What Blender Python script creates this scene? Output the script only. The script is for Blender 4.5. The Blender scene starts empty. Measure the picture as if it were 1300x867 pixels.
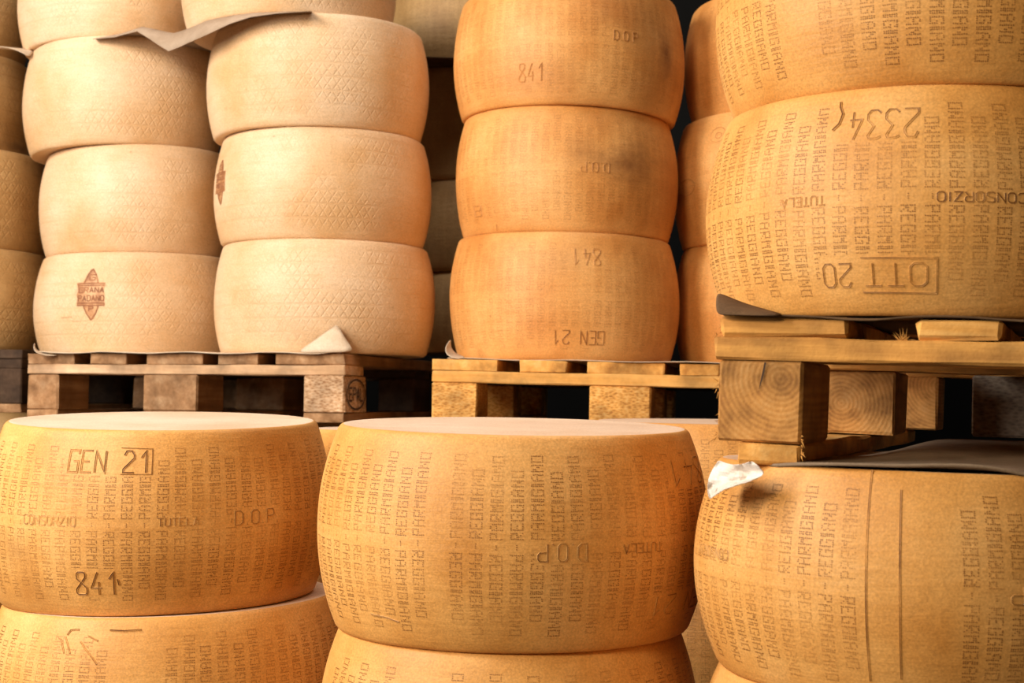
import bpy, bmesh, math, random
from mathutils import Vector, Matrix
random.seed(7)
sc = bpy.context.scene
R_ = math.radians

# ------------------------------------------------------------------ camera
FPX = 1850.0
CAMZ = 0.495
PITCH = math.degrees(math.atan((506-433.5)/FPX))
ROLL = 0.5
cam_d = bpy.data.cameras.new('camera')
cam = bpy.data.objects.new('camera', cam_d)
sc.collection.objects.link(cam)
cam_d.sensor_width = 36.0
cam_d.lens = 36.0*FPX/1300.0
cam_d.clip_start = 0.05
cam_d.dof.use_dof = True
cam_d.dof.focus_distance = 1.75
cam_d.dof.aperture_fstop = 11.0
CM = Matrix.Translation((0, 0, CAMZ)) @ Matrix.Rotation(R_(90+PITCH), 4, 'X') @ Matrix.Rotation(R_(ROLL), 4, 'Z')
cam.matrix_world = CM
sc.camera = cam

# ------------------------------------------------------------------ world, lamps, exposure
w = bpy.data.worlds.new('world'); sc.world = w; w.use_nodes = True
bg = w.node_tree.nodes['Background']
bg.inputs[0].default_value = (1.0, 0.82, 0.60, 1); bg.inputs[1].default_value = 0.025
sc.view_settings.view_transform = 'Standard'
sc.view_settings.look = 'None'
sc.view_settings.exposure = 0.17
sc.view_settings.gamma = 1.0
sc.view_settings.use_curve_mapping = False

def area(name, loc, target, size, power, col):
    d = bpy.data.lights.new(name, 'AREA'); d.shape = 'RECTANGLE'
    d.size = size[0]; d.size_y = size[1]; d.energy = power; d.color = col
    o = bpy.data.objects.new(name, d); sc.collection.objects.link(o)
    o.location = loc
    o.rotation_euler = (Vector(target)-Vector(loc)).to_track_quat('-Z', 'Y').to_euler()
    return o
area('key_light', (-1.9, 1.15, CAMZ+1.35), (-0.3, 2.6, CAMZ+0.25), (0.8, 0.7), 52, (1.0, 0.94, 0.88))
area('side_light', (-2.4, 0.5, CAMZ+0.60), (0.2, 2.2, CAMZ+0.1), (0.6, 0.9), 40, (1.0, 0.93, 0.85))
area('front_light', (-1.6, -0.9, CAMZ+1.30), (0.4, 1.9, CAMZ), (0.8, 0.6), 52, (1.0, 0.80, 0.55))
area('top_light', (0.1, 2.35, CAMZ+2.4), (0.0, 1.9, CAMZ), (1.8, 0.4), 23, (1.0, 0.93, 0.88))

# ------------------------------------------------------------------ pixel helpers (1300x867)
CR = CM.to_3x3()
def ray(px, py):
    return CR @ Vector(((px-650.0)/FPX, -(py-433.5)/FPX, -1.0))
def at(px, py, Y):
    r = ray(px, py)
    return Vector((0, 0, CAMZ)) + r*(Y/r.y)

# ------------------------------------------------------------------ object helpers
C = sc.collection
def thing(name, label, cat, loc=(0, 0, 0), rot=(0, 0, 0), group=None):
    o = bpy.data.objects.new(name, None); C.objects.link(o)
    o.location = loc; o.rotation_euler = rot
    o.empty_display_size = 0.05
    o['label'] = label; o['category'] = cat
    if group: o['group'] = group
    return o
def mesh_obj(name, verts, faces, mats, parent=None, smooth=True, midx=None):
    me = bpy.data.meshes.new(name)
    me.from_pydata([tuple(v) for v in verts], [], faces)
    for m in (mats if isinstance(mats, (list, tuple)) else [mats]): me.materials.append(m)
    if midx: me.polygons.foreach_set('material_index', midx)
    if smooth: me.polygons.foreach_set('use_smooth', [True]*len(me.polygons))
    me.update()
    o = bpy.data.objects.new(name, me); C.objects.link(o)
    if parent: o.parent = parent
    return o

# ------------------------------------------------------------------ materials
def newmat(name):
    m = bpy.data.materials.new(name); m.use_nodes = True
    nt = m.node_tree
    return m, nt, nt.nodes, nt.links, nt.nodes['Principled BSDF']
def N(nodes, t, **kw):
    n = nodes.new(t)
    for k, v in kw.items(): setattr(n, k, v)
    return n
def math_n(nodes, links, op, a, b=None, c=None, clamp=False):
    n = nodes.new('ShaderNodeMath'); n.operation = op; n.use_clamp = clamp
    for i, v in enumerate((a, b, c)):
        if v is None: continue
        if isinstance(v, (int, float)): n.inputs[i].default_value = v
        else: links.new(v, n.inputs[i])
    return n.outputs[0]
def noise(nodes, links, vec, scale, detail=3, rough=0.55):
    n = nodes.new('ShaderNodeTexNoise'); n.inputs['Scale'].default_value = scale
    n.inputs['Detail'].default_value = detail; n.inputs['Roughness'].default_value = rough
    if vec is not None: links.new(vec, n.inputs['Vector'])
    return n.outputs['Fac']
def ramp(nodes, links, fac, stops):
    r = nodes.new('ShaderNodeValToRGB'); cr = r.color_ramp
    while len(cr.elements) < len(stops): cr.elements.new(0.5)
    for e, (p, c) in zip(cr.elements, stops):
        e.position = p; e.color = (c[0], c[1], c[2], 1) if not isinstance(c, float) else (c, c, c, 1)
    links.new(fac, r.inputs[0]); return r.outputs[0]
def mix(nodes, links, fac, a, b, mode='MIX'):
    n = nodes.new('ShaderNodeMix'); n.data_type = 'RGBA'; n.blend_type = mode
    for s, v in ((n.inputs[0], fac), (n.inputs[6], a), (n.inputs[7], b)):
        if isinstance(v, (int, float)): s.default_value = v
        elif isinstance(v, tuple): s.default_value = (v[0], v[1], v[2], 1)
        else: links.new(v, s)
    return n.outputs[2]
def mapping(nodes, links, scale, src='Object'):
    tc = nodes.new('ShaderNodeTexCoord'); mp = nodes.new('ShaderNodeMapping')
    mp.inputs['Scale'].default_value = scale
    oi = nodes.new('ShaderNodeObjectInfo')
    links.new(tc.outputs[src], mp.inputs['Vector'])
    cmb = nodes.new('ShaderNodeVectorMath'); cmb.operation = 'ADD'
    sc3 = nodes.new('ShaderNodeVectorMath'); sc3.operation = 'SCALE'
    links.new(oi.outputs['Location'], sc3.inputs[0]); sc3.inputs['Scale'].default_value = 7.3
    links.new(mp.outputs[0], cmb.inputs[0]); links.new(sc3.outputs[0], cmb.inputs[1])
    return cmb.outputs[0], tc

def cheese(name, base, dark, pale, diamonds=0.0, stain=0.0, rough=0.56, mark=None, spots=()):
    """rind; mark = colour of pressed dots instead of the rind's own"""
    m, nt, nd, lk, bs = newmat(name)
    v, tc = mapping(nd, lk, (1, 1, 1))
    big = noise(nd, lk, v, 7.0, 4, 0.55)
    vs, _ = mapping(nd, lk, (3, 3, 26))
    streak = noise(nd, lk, vs, 6.0, 4, 0.6)
    fine = noise(nd, lk, v, 420.0, 2, 0.7)
    col = ramp(nd, lk, big, [(0.30, dark), (0.50, base), (0.72, pale)])
    col = mix(nd, lk, math_n(nd, lk, 'MULTIPLY', ramp(nd, lk, streak, [(0.45, 0.0), (0.75, 1.0)]), 0.30), col, dark)
    fm = ramp(nd, lk, fine, [(0.30, 0.80), (0.70, 1.14)])
    col = mix(nd, lk, 1.0, col, fm, 'MULTIPLY')
    # small dark specks and pits
    vor = nd.new('ShaderNodeTexVoronoi'); vor.inputs['Scale'].default_value = 26
    lk.new(v, vor.inputs['Vector'])
    spk = ramp(nd, lk, vor.outputs['Distance'], [(0.03, 1.0), (0.07, 0.0)])
    rnd = ramp(nd, lk, vor.outputs['Color'], [(0.72, 0.0), (0.75, 1.0)])
    col = mix(nd, lk, math_n(nd, lk, 'MULTIPLY', math_n(nd, lk, 'MULTIPLY', spk, rnd), 0.5), col, (dark[0]*.4, dark[1]*.35, dark[2]*.3))
    if stain:
        st = noise(nd, lk, v, 4.3, 3, 0.5)
        col = mix(nd, lk, math_n(nd, lk, 'MULTIPLY', ramp(nd, lk, st, [(0.56, 0.0), (0.70, 1.0)]), stain), col, (dark[0]*.55, dark[1]*.50, dark[2]*.5))
    for (cx, cy, cz, rx, rz, amt) in spots:      # blotchy stain of its own shape round one place on the rind
        mp = nd.new('ShaderNodeMapping'); mp.inputs['Location'].default_value = (-cx/rx, -cy/rx, -cz/rz)
        mp.inputs['Scale'].default_value = (1/rx, 1/rx, 1/rz); lk.new(tc.outputs['Object'], mp.inputs[0])
        ln = nd.new('ShaderNodeVectorMath'); ln.operation = 'LENGTH'; lk.new(mp.outputs[0], ln.inputs[0])
        d = math_n(nd, lk, 'ADD', ln.outputs['Value'], math_n(nd, lk, 'MULTIPLY', noise(nd, lk, v, 30, 4, .65), 1.4))
        f = ramp(nd, lk, d, [(0.75, 1.0), (1.0, 0.0)]) if False else math_n(nd, lk, 'SUBTRACT', 1.7, d, clamp=True)
        col = mix(nd, lk, math_n(nd, lk, 'MULTIPLY', f, amt), col, (dark[0]*.38, dark[1]*.36, dark[2]*.5))
    if mark:
        fade = noise(nd, lk, v, 13.0, 3, 0.6)
        f = ramp(nd, lk, fade, [(0.32, 0.12), (0.58, 1.0)])
        col = mix(nd, lk, math_n(nd, lk, 'MULTIPLY', f, mark[3]), col, mark[:3])
    lk.new(col, bs.inputs['Base Color'])
    bs.inputs['Roughness'].default_value = rough
    bs.inputs['Specular IOR Level'].default_value = 0.45
    h = math_n(nd, lk, 'ADD', math_n(nd, lk, 'MULTIPLY', fine, 0.25), math_n(nd, lk, 'MULTIPLY', noise(nd, lk, v, 60, 3), 0.6))
    h = math_n(nd, lk, 'ADD', h, math_n(nd, lk, 'MULTIPLY', streak, 0.8))
    if diamonds:
        # pressed lozenge rows: |triangle wave(angle) - row height| lines, in cylindrical coordinates
        sep = nd.new('ShaderNodeSeparateXYZ'); lk.new(tc.outputs['Object'], sep.inputs[0])
        ang = math_n(nd, lk, 'ARCTAN2', sep.outputs[1], sep.outputs[0])
        U = math_n(nd, lk, 'MULTIPLY', ang, 0.225/0.0180)
        V = math_n(nd, lk, 'MULTIPLY', sep.outputs[2], 1/0.0262)
        tri = math_n(nd, lk, 'PINGPONG', U, 0.5)          # 0..0.5
        row = math_n(nd, lk, 'PINGPONG', V, 0.5)
        d1 = math_n(nd, lk, 'ABSOLUTE', math_n(nd, lk, 'SUBTRACT', tri, row))
        l1 = ramp(nd, lk, d1, [(0.02, 1.0), (0.12, 0.0)])
        l2 = ramp(nd, lk, math_n(nd, lk, 'ABSOLUTE', math_n(nd, lk, 'SUBTRACT', row, 0.46)), [(0.03, 1.0), (0.06, 0.0)])
        lines = math_n(nd, lk, 'MAXIMUM', l1, l2)
        vf = ramp(nd, lk, noise(nd, lk, v, 11, 3), [(0.38, 0.0), (0.60, 1.0)])
        lines = math_n(nd, lk, 'MULTIPLY', lines, vf)
        # not close to the rims
        zf = ramp(nd, lk, math_n(nd, lk, 'ABSOLUTE', math_n(nd, lk, 'SUBTRACT', math_n(nd, lk, 'MULTIPLY', sep.outputs[2], 1/0.22), 0.5)), [(0.38, 1.0), (0.44, 0.0)])
        lines = math_n(nd, lk, 'MULTIPLY', lines, zf)
        h = math_n(nd, lk, 'SUBTRACT', h, math_n(nd, lk, 'MULTIPLY', lines, 0.7*diamonds))
        col2 = mix(nd, lk, math_n(nd, lk, 'MULTIPLY', lines, 0.22*diamonds), col, dark)
        lk.new(col2, bs.inputs['Base Color'])
    b = nd.new('ShaderNodeBump'); b.inputs['Strength'].default_value = 0.55; b.inputs['Distance'].default_value = 0.0016
    lk.new(h, b.inputs['Height']); lk.new(b.outputs[0], bs.inputs['Normal'])
    return m

PAL = dict(
    pale=((0.74, 0.505, 0.290), (0.66, 0.39, 0.175), (0.80, 0.59, 0.385)),
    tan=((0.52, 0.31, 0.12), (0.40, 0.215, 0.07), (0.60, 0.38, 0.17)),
    orange=((0.73, 0.345, 0.095), (0.60, 0.235, 0.048), (0.82, 0.44, 0.15)),
    gold=((0.70, 0.345, 0.088), (0.56, 0.235, 0.042), (0.78, 0.44, 0.15)),
)
MAT = {}
for k, (a, b, c) in PAL.items():
    MAT[k] = cheese('rind_'+k, a, b, c, diamonds=(1.0 if k == 'pale' else 0.0), stain=(0.45 if k == 'orange' else 0.0))
    mc = (b[0]*0.32, b[1]*0.27, b[2]*0.25)  # mark colour darker than the rind: shade and dirt of the pits painted in
    amt = {'pale': 0.4, 'tan': 0.4, 'orange': 0.60, 'gold': 0.85}[k]
    MAT[k+'_dot'] = cheese('rind_dots_'+k, a, b, c, mark=mc+(amt,))
    MAT[k+'_cut'] = cheese('rind_cut_'+k, a, b, c, mark=mc+(min(1, amt*1.25),))
MAT['tan_l'] = cheese('rind_tan_lozenge', *PAL['tan'], diamonds=1.6)
MAT['tan_l_dot'] = MAT['tan_dot']; MAT['tan_l_cut'] = MAT['tan_cut']

for k, c in (('pale', 0), ('tan', 0), ('tan_l', 0), ('orange', 0), ('gold', 0)):
    MAT[k+'_top'] = cheese('rind_top_'+k, (0.78, 0.58, 0.42), (0.70, 0.48, 0.31), (0.84, 0.67, 0.51))

def wood(name, c1, c2, c3, axis=0, rings=False, chip=False, rough=0.75):
    m, nt, nd, lk, bs = newmat(name)
    s = [38.0, 38.0, 38.0]; s[axis] = 2.2
    if chip: s = [60, 60, 60]
    v, tc = mapping(nd, lk, tuple(s))
    v1, _ = mapping(nd, lk, (1, 1, 1))
    if chip:
        vo = nd.new('ShaderNodeTexVoronoi'); vo.inputs['Scale'].default_value = 2.2
        mp = nd.new('ShaderNodeMapping'); mp.inputs['Scale'].default_value = (1, 1, 2.2); lk.new(v, mp.inputs[0])
        lk.new(mp.outputs[0], vo.inputs['Vector'])
        g = math_n(nd, lk, 'ADD', math_n(nd, lk, 'MULTIPLY', vo.outputs['Distance'], 0.5), math_n(nd, lk, 'MULTIPLY', noise(nd, lk, v, 1.2, 3), 0.5))
    else:
        g = noise(nd, lk, v, 1.0, 5, 0.65)
    if rings:
        wv = nd.new('ShaderNodeTexWave'); wv.wave_type = 'RINGS'; wv.rings_direction = 'Y'
        wv.inputs['Scale'].default_value = 62; wv.inputs['Distortion'].default_value = 2.2
        wv.inputs['Detail'].default_value = 2; wv.inputs['Detail Scale'].default_value = 0.35
        mp = nd.new('ShaderNodeMapping'); mp.inputs['Location'].default_value = (-0.025, 0, -0.028)
        oi = nd.new('ShaderNodeObjectInfo'); mr = nd.new('ShaderNodeVectorMath'); mr.operation = 'SCALE'
        mr.inputs[0].default_value = (-.05, 0, -.045); lk.new(oi.outputs['Random'], mr.inputs['Scale'])
        ad = nd.new('ShaderNodeVectorMath'); ad.operation = 'ADD'
        lk.new(tc.outputs['Object'], mp.inputs[0]); lk.new(mp.outputs[0], ad.inputs[0]); lk.new(mr.outputs[0], ad.inputs[1]); lk.new(ad.outputs[0], wv.inputs['Vector'])
        g = math_n(nd, lk, 'ADD', math_n(nd, lk, 'MULTIPLY', wv.outputs['Fac'], 0.10), math_n(nd, lk, 'MULTIPLY', g, 0.84))
    col = ramp(nd, lk, g, [(0.28, c1), (0.5, c2), (0.72, c3)])
    dirt = ramp(nd, lk, noise(nd, lk, v1, 14, 4, 0.6), [(0.34, 0.55), (0.62, 1.06)])
    col = mix(nd, lk, 1.0, col, dirt, 'MULTIPLY')
    lk.new(col, bs.inputs['Base Color']); bs.inputs['Roughness'].default_value = rough
    bs.inputs['Specular IOR Level'].default_value = 0.25
    b = nd.new('ShaderNodeBump'); b.inputs['Strength'].default_value = 0.7; b.inputs['Distance'].default_value = 0.002
    h = math_n(nd, lk, 'ADD', g, math_n(nd, lk, 'MULTIPLY', noise(nd, lk, v1, 300, 2), 0.3))
    lk.new(h, b.inputs['Height']); lk.new(b.outputs[0], bs.inputs['Normal'])
    return m
BR = ((0.20, 0.095, 0.035), (0.36, 0.19, 0.085), (0.55, 0.34, 0.18))
PK = ((0.34, 0.17, 0.075), (0.60, 0.37, 0.20), (0.75, 0.52, 0.33))
YL = ((0.42, 0.18, 0.04), (0.74, 0.37, 0.09), (0.86, 0.52, 0.18))
MW = {
    'brown_x': wood('wood_brown_board', *BR, axis=0), 'brown_y': wood('wood_brown_end', *BR, axis=1),
    'brown_b': wood('wood_brown_block', *BR, axis=1),
    'pink_x': wood('wood_pale_board', *PK, axis=0), 'pink_b': wood('wood_pale_block', *PK, chip=True),
    'yel_x': wood('wood_golden_board', *YL, axis=0), 'yel_y': wood('wood_golden_end', *YL, axis=1),
    'yel_b': wood('wood_golden_block', (0.33, 0.14, 0.035), (0.60, 0.285, 0.075), (0.74, 0.40, 0.14), axis=1, rings=True), 'yel_chip': wood('wood_chip_block', *YL, chip=True),
    'greyblk': wood('wood_grey_block', (0.16, 0.12, 0.085), (0.26, 0.20, 0.14), (0.34, 0.27, 0.19), chip=True),
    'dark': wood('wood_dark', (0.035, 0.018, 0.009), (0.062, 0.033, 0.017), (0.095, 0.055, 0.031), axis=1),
}
def paper(name, c, c2, rough=0.85):
    m, nt, nd, lk, bs = newmat(name)
    v, tc = mapping(nd, lk, (1, 1, 1))
    col = ramp(nd, lk, noise(nd, lk, v, 25, 4, 0.6), [(0.35, c2), (0.65, c)])
    fine = ramp(nd, lk, noise(nd, lk, v, 500, 2, 0.7), [(0.3, 0.85), (0.7, 1.1)])
    lk.new(mix(nd, lk, 1.0, col, fine, 'MULTIPLY'), bs.inputs['Base Color'])
    bs.inputs['Roughness'].default_value = rough; bs.inputs['Specular IOR Level'].default_value = 0.12
    b = nd.new('ShaderNodeBump'); b.inputs['Strength'].default_value = 0.4; b.inputs['Distance'].default_value = 0.001
    lk.new(noise(nd, lk, v, 90, 3), b.inputs['Height']); lk.new(b.outputs[0], bs.inputs['Normal'])
    return m
M_CARD = paper('card_kraft', (0.42, 0.31, 0.22), (0.35, 0.25, 0.17))
M_PAPER = paper('paper_white', (0.68, 0.55, 0.41), (0.58, 0.44, 0.30))
M_GREY = paper('card_grey', (0.27, 0.195, 0.13), (0.20, 0.14, 0.09))
M_BROWNP = paper('paper_brown', (0.15, 0.085, 0.042), (0.09, 0.052, 0.027))
M_FILM = paper('tissue_white', (0.82, 0.76, 0.70), (0.62, 0.53, 0.45), rough=0.4)
def flat(name, c, rough=0.9):
    m, nt, nd, lk, bs = newmat(name)
    v, tc = mapping(nd, lk, (1, 1, 1))
    lk.new(ramp(nd, lk, noise(nd, lk, v, 6, 5), [(0.3, tuple(x*.8 for x in c)), (0.7, tuple(x*1.15 for x in c))]), bs.inputs['Base Color'])
    bs.inputs['Roughness'].default_value = rough
    return m
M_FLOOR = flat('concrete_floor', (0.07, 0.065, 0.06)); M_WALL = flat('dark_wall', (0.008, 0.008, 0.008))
M_INK = flat('burnt_ink', (0.06, 0.03, 0.015))

# ------------------------------------------------------------------ the setting
def slab(name, x0, x1, y0, y1, z0, z1, m):
    v = [(x, y, z) for z in (z0, z1) for y in (y0, y1) for x in (x0, x1)]
    f = [(0, 2, 3, 1), (4, 5, 7, 6), (0, 1, 5, 4), (2, 6, 7, 3), (0, 4, 6, 2), (1, 3, 7, 5)]
    o = mesh_obj(name, v, f, m, smooth=False); o['kind'] = 'structure'; return o
slab('floor', -4, 4, -3, 6.1, -0.1, 0.0, M_FLOOR)
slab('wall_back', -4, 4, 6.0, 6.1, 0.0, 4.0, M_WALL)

# ------------------------------------------------------------------ stroke and dot lettering
ST = {  # strokes on a 4 x 6 grid (x right, y up)
 '0': [[(0,1),(0,5),(1,6),(3,6),(4,5),(4,1),(3,0),(1,0),(0,1)]],
 '1': [[(1.2,4.2),(3,6),(3,0)]],
 '2': [[(0.2,4.8),(1,6),(3,6),(4,5),(4,4),(0,1),(0,0),(4,0)]],
 '3': [[(0,5.6),(1,6),(3.4,6),(3.8,5.4),(2,3.4),(4,2),(4,.8),(3,0),(1,0),(0,.6)]],
 '4': [[(2.6,6),(0.2,1.8),(4,1.8)],[(3,3.4),(3,0)]],
 '8': [[(2,3.2),(.4,4.2),(.4,5.6),(1,6),(3,6),(3.6,5.6),(3.6,4.6),(0,1.4),(0,.4),(.6,0),(3.4,0),(4,.6),(4,1.8),(2,3.2)]],
 'A': [[(0,0),(2,6),(4,0)],[(.8,2),(3.2,2)]],
 'C': [[(4,5),(3.2,6),(1,6),(0,5),(0,1),(1,0),(3.2,0),(4,1)]],
 'D': [[(0,0),(0,6),(2.6,6),(4,4.8),(4,1.2),(2.6,0),(0,0)]],
 'E': [[(4,6),(0,6),(0,0),(4,0)],[(0,3),(3,3)]],
 'F': [[(4,6),(0,6),(0,0)],[(0,3),(3,3)]],
 'G': [[(4,5),(4,6),(0,6),(0,0),(4,0),(4,3),(2,3)]],
 'I': [[(2,6),(2,0)]],
 'L': [[(0,6),(0,0),(4,0)]],
 'M': [[(0,0),(0,6),(2,3),(4,6),(4,0)]],
 'N': [[(0,0),(0,6),(4,0),(4,6)]],
 'O': [[(0,1),(0,5),(1,6),(3,6),(4,5),(4,1),(3,0),(1,0),(0,1)]],
 'P': [[(0,0),(0,6),(3.2,6),(4,5.2),(4,3.8),(3.2,3),(0,3)]],
 'R': [[(0,0),(0,6),(3.2,6),(4,5.2),(4,3.8),(3.2,3),(0,3)],[(2,3),(4,0)]],
 'S': [[(4,5.4),(3.4,6),(.8,6),(0,5.2),(0,3.8),(4,2.2),(4,.8),(3.2,0),(.6,0),(0,.6)]],
 'T': [[(0,6),(4,6)],[(2,6),(2,0)]],
 'U': [[(0,6),(0,1),(1,0),(3,0),(4,1),(4,6)]],
 'Z': [[(0,6),(4,6),(0,0),(4,0)]],
 '.': [[(1.8,0),(2.2,.3)]],
 '|': [[(2,7),(2,-1)]],
}
DOT = {
 'P': ["1111","1..1","1..1","1111","1...","1...","1..."],
 'A': [".11.","1..1","1..1","1111","1..1","1..1","1..1"],
 'R': ["1111","1..1","1..1","1111","11..","1.1.","1..1"],
 'M': ["1..1","1111","1111","1..1","1..1","1..1","1..1"],
 'I': ["11","11","11","11","11","11","11"],
 'G': ["1111","1..1","1...","1.11","1..1","1..1","1111"],
 'N': ["1..1","11.1","11.1","1.11","1.11","1..1","1..1"],
 'O': ["1111","1..1","1..1","1..1","1..1","1..1","1111"],
 'E': ["1111","1...","1...","111.","1...","1...","1111"],
 '-': ["..","..","..","11","..","..",".."],
}
DP = 0.00205      # dot pitch
def word_dots(word):
    """dots (s along the word, t across, both metres), starting at s = 0"""
    out = []; s = 0.0
    for ch in word:
        g = DOT[ch]; wd = len(g[0])
        for r in range(7):
            for c in range(wd):
                if g[r][c] == '1': out.append((s+c*DP, (3-r)*DP*0.98))
        s += (wd+ (0.9 if wd > 2 else 0.9))*DP
    return out
W_PAR = word_dots('PARMIGIANO'); W_REG = word_dots('REGGIANO')

# ------------------------------------------------------------------ cheese wheels
class Wheel:
    def __init__(s, X, Y, z0, z1, R, t0=(0, 0), t1=(0, 0), k=0.10, seed=0):
        s.X, s.Y, s.z0, s.z1, s.R, s.t0, s.t1, s.k = X, Y, z0, z1, R, t0, t1, k
        s.H = z1-z0
        rn = random.Random(seed*13+5)
        s.ph = [rn.uniform(0, 6.28) for _ in range(6)]
        s.am = [rn.uniform(.3, 1) for _ in range(6)]
        s.view = math.atan2(-X, Y)    # azimuth rotation of the direction wheel -> camera
    def rad(s, a, t):
        q = 2*t-1
        r = s.R*(1-s.k*abs(q)**2.05)
        r += s.R*0.004*(s.am[0]*math.sin(2*a+s.ph[0]+q)+s.am[1]*math.sin(3*a+s.ph[1]-1.4*q)+0.5*s.am[2]*math.sin(7*a+s.ph[2]+2*q)+0.35*s.am[3]*math.sin(11*a+5*q+s.ph[3]))
        return r
    def zz(s, x, y, t):
        zb = s.t0[0]*x+s.t0[1]*y
        zt = s.H+s.t1[0]*x+s.t1[1]*y
        return zb+(zt-zb)*t
    def pt(s, a, t, off=0.0):
        r = s.rad(a, t)
        x, y = math.cos(a)*r, math.sin(a)*r
        z = s.zz(x, y, t)
        # outward normal in the (r, z) plane
        q = 2*t-1; dr = -s.R*s.k*2.05*(abs(q)**1.05)*(1 if q > 0 else -1)*2/s.H
        nl = math.hypot(1, dr); nr, nz = 1/nl, -dr/nl
        return Vector((x+math.cos(a)*off*nr, y+math.sin(a)*off*nr, z+off*nz))
    def frame_a(s, u):            # u metres to the viewer's right of the centre line -> azimuth
        return -math.pi/2 + s.view + u/s.R
    def uv(s, px, py, cx, w, yt, yb):
        """picture point -> (u, t) on the rind"""
        f = max(-.985, min(.985, (px-cx)/(w/2.0)))
        return math.asin(f)*s.R, 1-(py-yt)/(yb-yt)
def build_wheel(name, wh, mat, label, group, seg=144, cap_noise=True):
    o = thing(name, label, 'cheese', (wh.X, wh.Y, wh.z0), (0, 0, 0), group)
    V = []; F = []
    # profile: bottom centre -> rim corner -> side -> rim corner -> top centre
    cr = 0.0048; te = cr/wh.H
    prof = []
    for f in (0.0, .35, .7, .9): prof.append(('b', f))
    for t in (0.0,): prof.append(('cb', 0.0)); prof.append(('cb', .35)); prof.append(('cb', .7))
    n = 26
    for i in range(n+1): prof.append(('s', te+(1-2*te)*i/n))
    prof += [('ct', .35), ('ct', .7), ('ct', 1.0)]
    for f in (.965, .93, .8, .5, .2): prof.append(('t', f))
    rows = []
    for kind, f in prof:
        row = []
        for j in range(seg):
            a = 2*math.pi*j/seg
            if kind == 's':
                p = wh.pt(a, f)
            else:
                top = kind in ('t', 'ct')
                re = wh.rad(a, 1-te if top else te)
                if kind in ('cb', 'ct'):
                    th = f*math.pi/2 if top else (1-f)*math.pi/2
                    r = re-cr+cr*math.cos(th)-0.0012
                    t = (1-te)+te*math.sin(th) if top else te-te*math.sin(th)
                else:
                    r = (re-cr)*f; t = 1.0 if top else 0.0
                x, y = math.cos(a)*r, math.sin(a)*r
                z = wh.zz(x, y, t)
                if top and kind == 't' and f < .95: z -= 0.0012
                if kind == 'b' and f < .95: z += 0.0012
                p = Vector((x, y, z))
            row.append(len(V)); V.append(p)
        rows.append(row)
    for a, b in zip(rows[1:], rows[2:]):
        for j in range(seg):
            k = (j+1) % seg
            F.append((a[j], a[k], b[k], b[j]))
    # caps
    c0 = len(V); V.append(Vector((0, 0, wh.zz(0, 0, 0)+.0012))); c1 = len(V); V.append(Vector((0, 0, wh.zz(0, 0, 1)-.0012)))
    r1, rl = rows[1], rows[-1]
    for j in range(seg):
        k = (j+1) % seg
        F.append((c0, r1[k], r1[j])); F.append((c1, rl[j], rl[k]))
    V2 = V
    nside = (len(rows)-2)*seg; ct = (len(rows)-2-5)*seg
    MI = [1 if (ct <= i < nside or (i >= nside and (i-nside) % 2)) else 0 for i in range(len(F))]
    rind = mesh_obj('rind', V2, F, [MAT[mat], MAT[mat+'_top']], o, True, MI)
    return o
def dots_part(wh, parent, mat, u0, u1, bare=(), boxes=(), fine=True, phase=0, drop=0.0, jitter=0.0006, tmax=0.975, seed=1):
    """pressed dotted lettering in upright columns; boxes = (u0,u1,t0,t1) kept free"""
    rn = random.Random(seed)
    V = []; F = []
    sp = 0.0212
    nc0 = int(math.floor((u0)/sp)); nc1 = int(math.ceil(u1/sp))
    rad_ = 0.00072; ns = 6 if fine else 4
    for c in range(nc0, nc1+1):
        uc = c*sp+phase
        if uc < u0 or uc > u1 or any(a < uc < b for a, b in bare): continue
        pts = []
        up, dn = (W_PAR, W_REG) if c % 2 else (W_REG, W_PAR)
        k = 0.103*wh.H/0.225/0.1115
        for (s_, t_) in up: pts.append((-t_, (0.0085+s_*k*1.02)))
        for (s_, t_) in dn: pts.append((t_, -(0.0085+s_*k*1.02)))
        for q in (-1, 0, 1): pts.append((0, q*DP))
        tilt = rn.uniform(-.01, .01); dv = rn.uniform(-.0012, .0012)
        for (du, dv0) in pts:
            if drop and rn.random() < drop: continue
            u = uc+du+dv0*tilt+rn.uniform(-1, 1)*jitter*.4; v = dv0+dv+rn.uniform(-1, 1)*jitter*.4
            t = 0.5+v/wh.H
            if t > tmax or t < 1-tmax: continue
            if any(a < u < b and c0 < t < d0 for a, b, c0, d0 in boxes): continue
            a = wh.frame_a(u)
            ctr = wh.pt(a, t, 0.00035)
            du_ = rad_/wh.R; dt_ = rad_/wh.H
            i0 = len(V)
            for q in range(ns):
                th = 2*math.pi*q/ns
                V.append(wh.pt(a+du_*math.cos(th), t+dt_*math.sin(th), 0.00022))
            F.append(tuple(range(i0, i0+ns)))
    o = mesh_obj('dotted_lettering', V, F, MAT[mat+'_dot'], parent)
    o['kind'] = 'stuff'
    return o
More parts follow.
